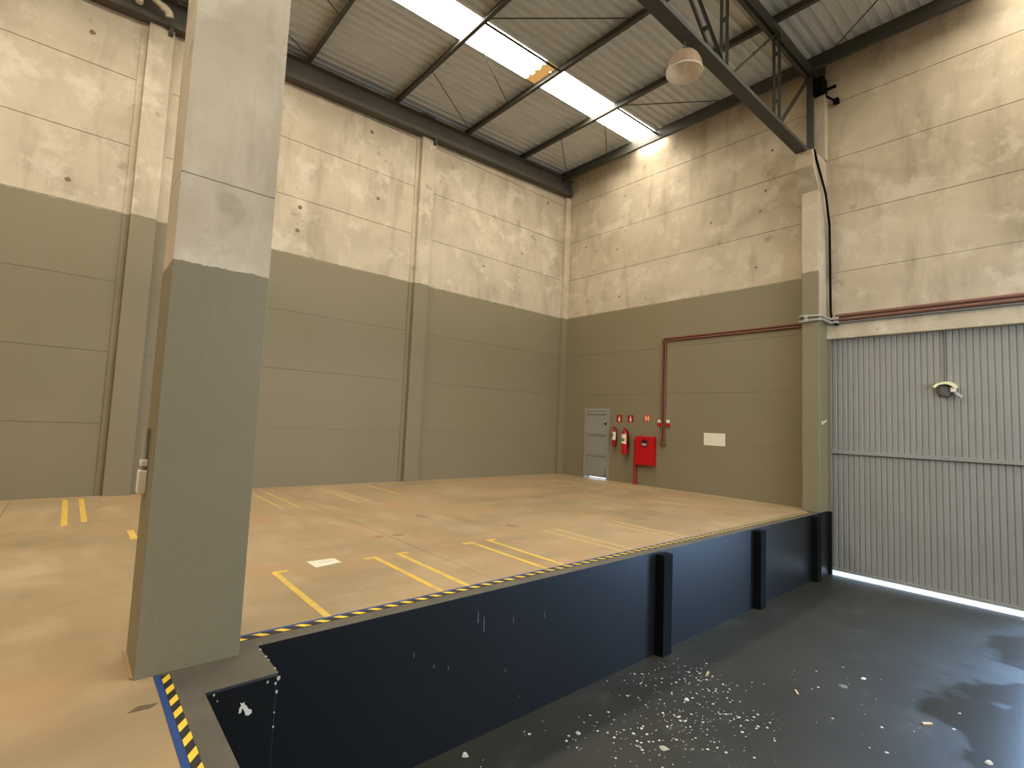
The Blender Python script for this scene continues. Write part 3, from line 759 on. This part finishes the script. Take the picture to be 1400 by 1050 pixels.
obj('feed_cable', MB().tube([(gx - .01, GY - .012, gz + .12), (gx - .01, GY - .012, 3.60)], .012, 6), M_GREY, fl_l)

# ---- acrylic high-bay lamp hanging from the truss
lx, ly, lz = 7.35, -5.32, 6.975
hb = thing('high_bay_lamp', 'clear acrylic high-bay lamp hanging below the roof truss', 'lamp', (lx, ly, lz))
prof = [(.262, 0), (.268, .012), (.264, .05), (.248, .13), (.218, .21), (.172, .275), (.120, .315), (.08, .33)]
inner = [(r - .008, h) for r, h in prof]
obj('reflector', MB().lathe(inner + [(.0, .322)], 40, (lx, ly, lz), 'z', False), M_ACR, hb)
obj('reflector_cover', MB().lathe(prof + [(.0, .335)], 40, (lx, ly, lz), 'z', False), M_COVER, hb)['label'] = 'dull pinkish brown outside of the bowl'
ribs = MB()
for k in range(20):
    a = 2 * math.pi * k / 20; c, s_ = math.cos(a), math.sin(a)
    for (r0, h0), (r1, h1) in zip(prof[1:], prof[2:]):
        ribs.bar((lx + (r0 + .001) * c, ly + (r0 + .001) * s_, lz + h0), (lx + (r1 + .001) * c, ly + (r1 + .001) * s_, lz + h1), .01, .006)
stuff(obj('reflector_ribs', ribs, M_COVER, hb))
obj('rim', MB().tube([(lx + .264 * math.cos(2 * math.pi * k / 36), ly + .264 * math.sin(2 * math.pi * k / 36), lz + .004) for k in range(37)], .009, 8, False), M_WHITE, hb)
obj('lamp_housing', MB().lathe([(.0, .318), (.062, .32), (.062, .37), (.05, .39), (.0, .395)], 20, (lx, ly, lz)), M_STEEL, hb)
obj('bulb', MB().lathe([(0, .10), (.03, .105), (.05, .14), (.055, .18), (.04, .25), (.025, .29), (.025, .318)], 18, (lx, ly, lz)), M_WHITE, hb)
obj('stem', MB().tube([(lx, ly, lz + .39), (lx, ly, 7.486)], .012, 8), M_GREY, hb)

# ---- fitting on the hidden side of the pillar
sb = thing('switch_box', 'small white switch box on the left side of the olive pillar', 'switch', (7.41, PY0, 1.02))
obj('box', MB().box(7.36, 7.46, PY0 - .045, PY0 - .0005, 1.02, 1.16), M_WHITE, sb, .006)
obj('cap', MB().box(7.38, 7.45, PY0 - .04, PY0 - .0005, 1.185, 1.225), M_WHITE, sb, .006)
obj('conduit', MB().tube([(7.415, PY0 - .020, 1.225), (7.415, PY0 - .020, 1.42)], .016, 10).tube([(7.415, PY0 - .02, 1.15), (7.415, PY0 - .02, 1.19)], .014, 10), M_LGREY, sb)

# ---- white pipes under the roof at top left
pa = thing('drain_pipe', 'cream drain pipe with an elbow under the roof at upper left', 'pipe', (.45, -11.25, 8.55))
obj('tube', MB().tube([(.45, -11.78, 9.03), (.45, -11.235, 8.765)], .050, 12), M_PVC, pa)
obj('elbow', MB().tube(elbow_path([(.45, -11.29, 8.79), (.45, -11.19, 8.74), (.42, -11.17, 8.665)], .04), .066, 14), M_PVC, pa)
pb = thing('drain_pipe', 'short capped cream pipe end left of the elbow pipe under the roof', 'pipe', (.45, -11.62, 8.66))
obj('tube', MB().tube([(.45, -11.65, 8.98), (.45, -11.625, 8.74)], .05, 12), M_PVC, pb)
obj('cap', MB().tube([(.45, -11.627, 8.76), (.45, -11.62, 8.66)], [.064, .056], 12), M_PVC, pb)

# ---- things lying on the floors
sk = thing('floor_sticker', 'white rectangular sheet lying flat on the tan dock floor', 'sheet', (5.95, -9.82, 0))
obj('sheet', MB().prism([(5.825, -9.965), (6.075, -9.955), (6.02, -9.67), (5.84, -9.675)], 2, .0004, .004), M_CREAM, sk)
obj('print', MB().prism([(5.925, -9.87), (5.945, -9.87), (5.935, -9.72), (5.915, -9.72)], 2, .004, .005), plain('grey_print', (.55, .49, .36, 1), .6), sk)

def lump(x, y, r, h, n=7):
    mb = MB(); i = 0; a0 = random.random() * 6
    ring = [(x + r * random.uniform(.6, 1.15) * math.cos(a0 + 2 * math.pi * k / n), y + r * random.uniform(.6, 1.15) * math.sin(a0 + 2 * math.pi * k / n)) for k in range(n)]
    mb.v = [(p[0], p[1], ZL + .0003) for p in ring] + [(x + (p[0] - x) * .6, y + (p[1] - y) * .6, ZL + h * random.uniform(.6, 1.1)) for p in ring]
    mb.f = [tuple(reversed(range(n))), tuple(range(n, 2 * n))] + [(k, (k + 1) % n, n + (k + 1) % n, n + k) for k in range(n)]
    return mb
for (x, y, r, h, lab, m) in ((7.74, -9.22, .035, .018, 'white plaster crumb lying closest to the dock wall foot in the foreground', M_CHIP), (8.12, -8.22, .028, .014, 'white plaster crumb on the dark floor beside the dock wall', M_CHIP),
        (10.61, -5.62, .035, .02, 'pale grey pebble near the bottom right corner of the bay floor', M_CHIP), (8.72, -7.77, .05, .006, 'large beige plaster splat among the white flakes', plain('beige_splat', (.36, .33, .24, 1), .9)),
        (8.42, -6.86, .032, .014, 'white paint flake lump near the foot of the nearest bumper', M_CHIP), (9.44, -4.72, .035, .01, 'pale flattened crumb in the middle of the bay floor', M_CHIP),
        (9.35, -5.13, .06, .005, 'brownish plaster smear on the bay floor before the gate', plain('brown_smear', (.14, .125, .095, 1), .9))):
    single('plaster_crumb', lump(x, y, r, h), m, lab, 'debris', 'larger crumbs on the bay floor')
def stick(x, y, l, w, a, lab, mat, name='wood_chip'):
    c, s_ = math.cos(a), math.sin(a); P = [(-l, -w), (l * .8, -w * .9), (l, w * .2), (l * .7, w), (-l * .9, w)]
    mb = MB().prism([(x + p[0] * c - p[1] * s_, y + p[0] * s_ + p[1] * c) for p in P], 2, ZL + .0003, ZL + .012)
    return single(name, mb, mat, lab, 'debris', 'chips of wood on the bay floor')
stick(10.13, -5.30, .055, .017, .95, 'tan wood chip on the dark bay floor at right', M_WOOD)
stick(8.27, -6.14, .05, .010, 1.9, 'pale sliver of wood by the bumper foot', M_WOOD)
stick(9.08, -5.73, .05, .010, 2.2, 'thin pale splinter in the middle of the bay floor', M_WOOD)
# small paint flakes: far too many to count
fk = MB()
def flake(x, y, r):
    i = len(fk.v); n = 5; a0 = random.random() * 6; h = random.uniform(.002, .006)
    for k in range(n):
        a = a0 + 2 * math.pi * k / n; rr = r * random.uniform(.5, 1.2); fk.v.append((x + rr * math.cos(a), y + rr * math.sin(a), ZL + .0004))
    fk.v.append((x, y, ZL + h)); 
    for k in range(n): fk.f.append((i + k, i + (k + 1) % n, i + n))
clusters = [(7.95, -6.9, .22, 22), (8.10, -6.45, .28, 40), (8.35, -6.35, .2, 28), (8.55, -7.25, .18, 40), (8.85, -6.75, .22, 45), (8.35, -8.0, .22, 30), (8.65, -7.85, .16, 18), (8.1, -8.0, .3, 14), (8.9, -7.35, .2, 26), (8.9, -6.9, .45, 26), (7.9, -8.6, .3, 12), (9.3, -5.2, .6, 12), (10.0, -5.8, .7, 10), (8.9, -7.9, .3, 12)]
for cx, cy, s_, n in clusters:
    for k in range(int(n * 1.4)):
        x = random.gauss(cx, s_); y = random.gauss(cy, s_)
        if x > XD + .03: flake(x, y, random.choice((.005, .006, .007, .009, .012, .017)))
o = obj('paint_flakes', fk, M_CHIP); stuff(o); tag(o, 'scatter of small white paint flakes on the dark bay floor', 'debris')
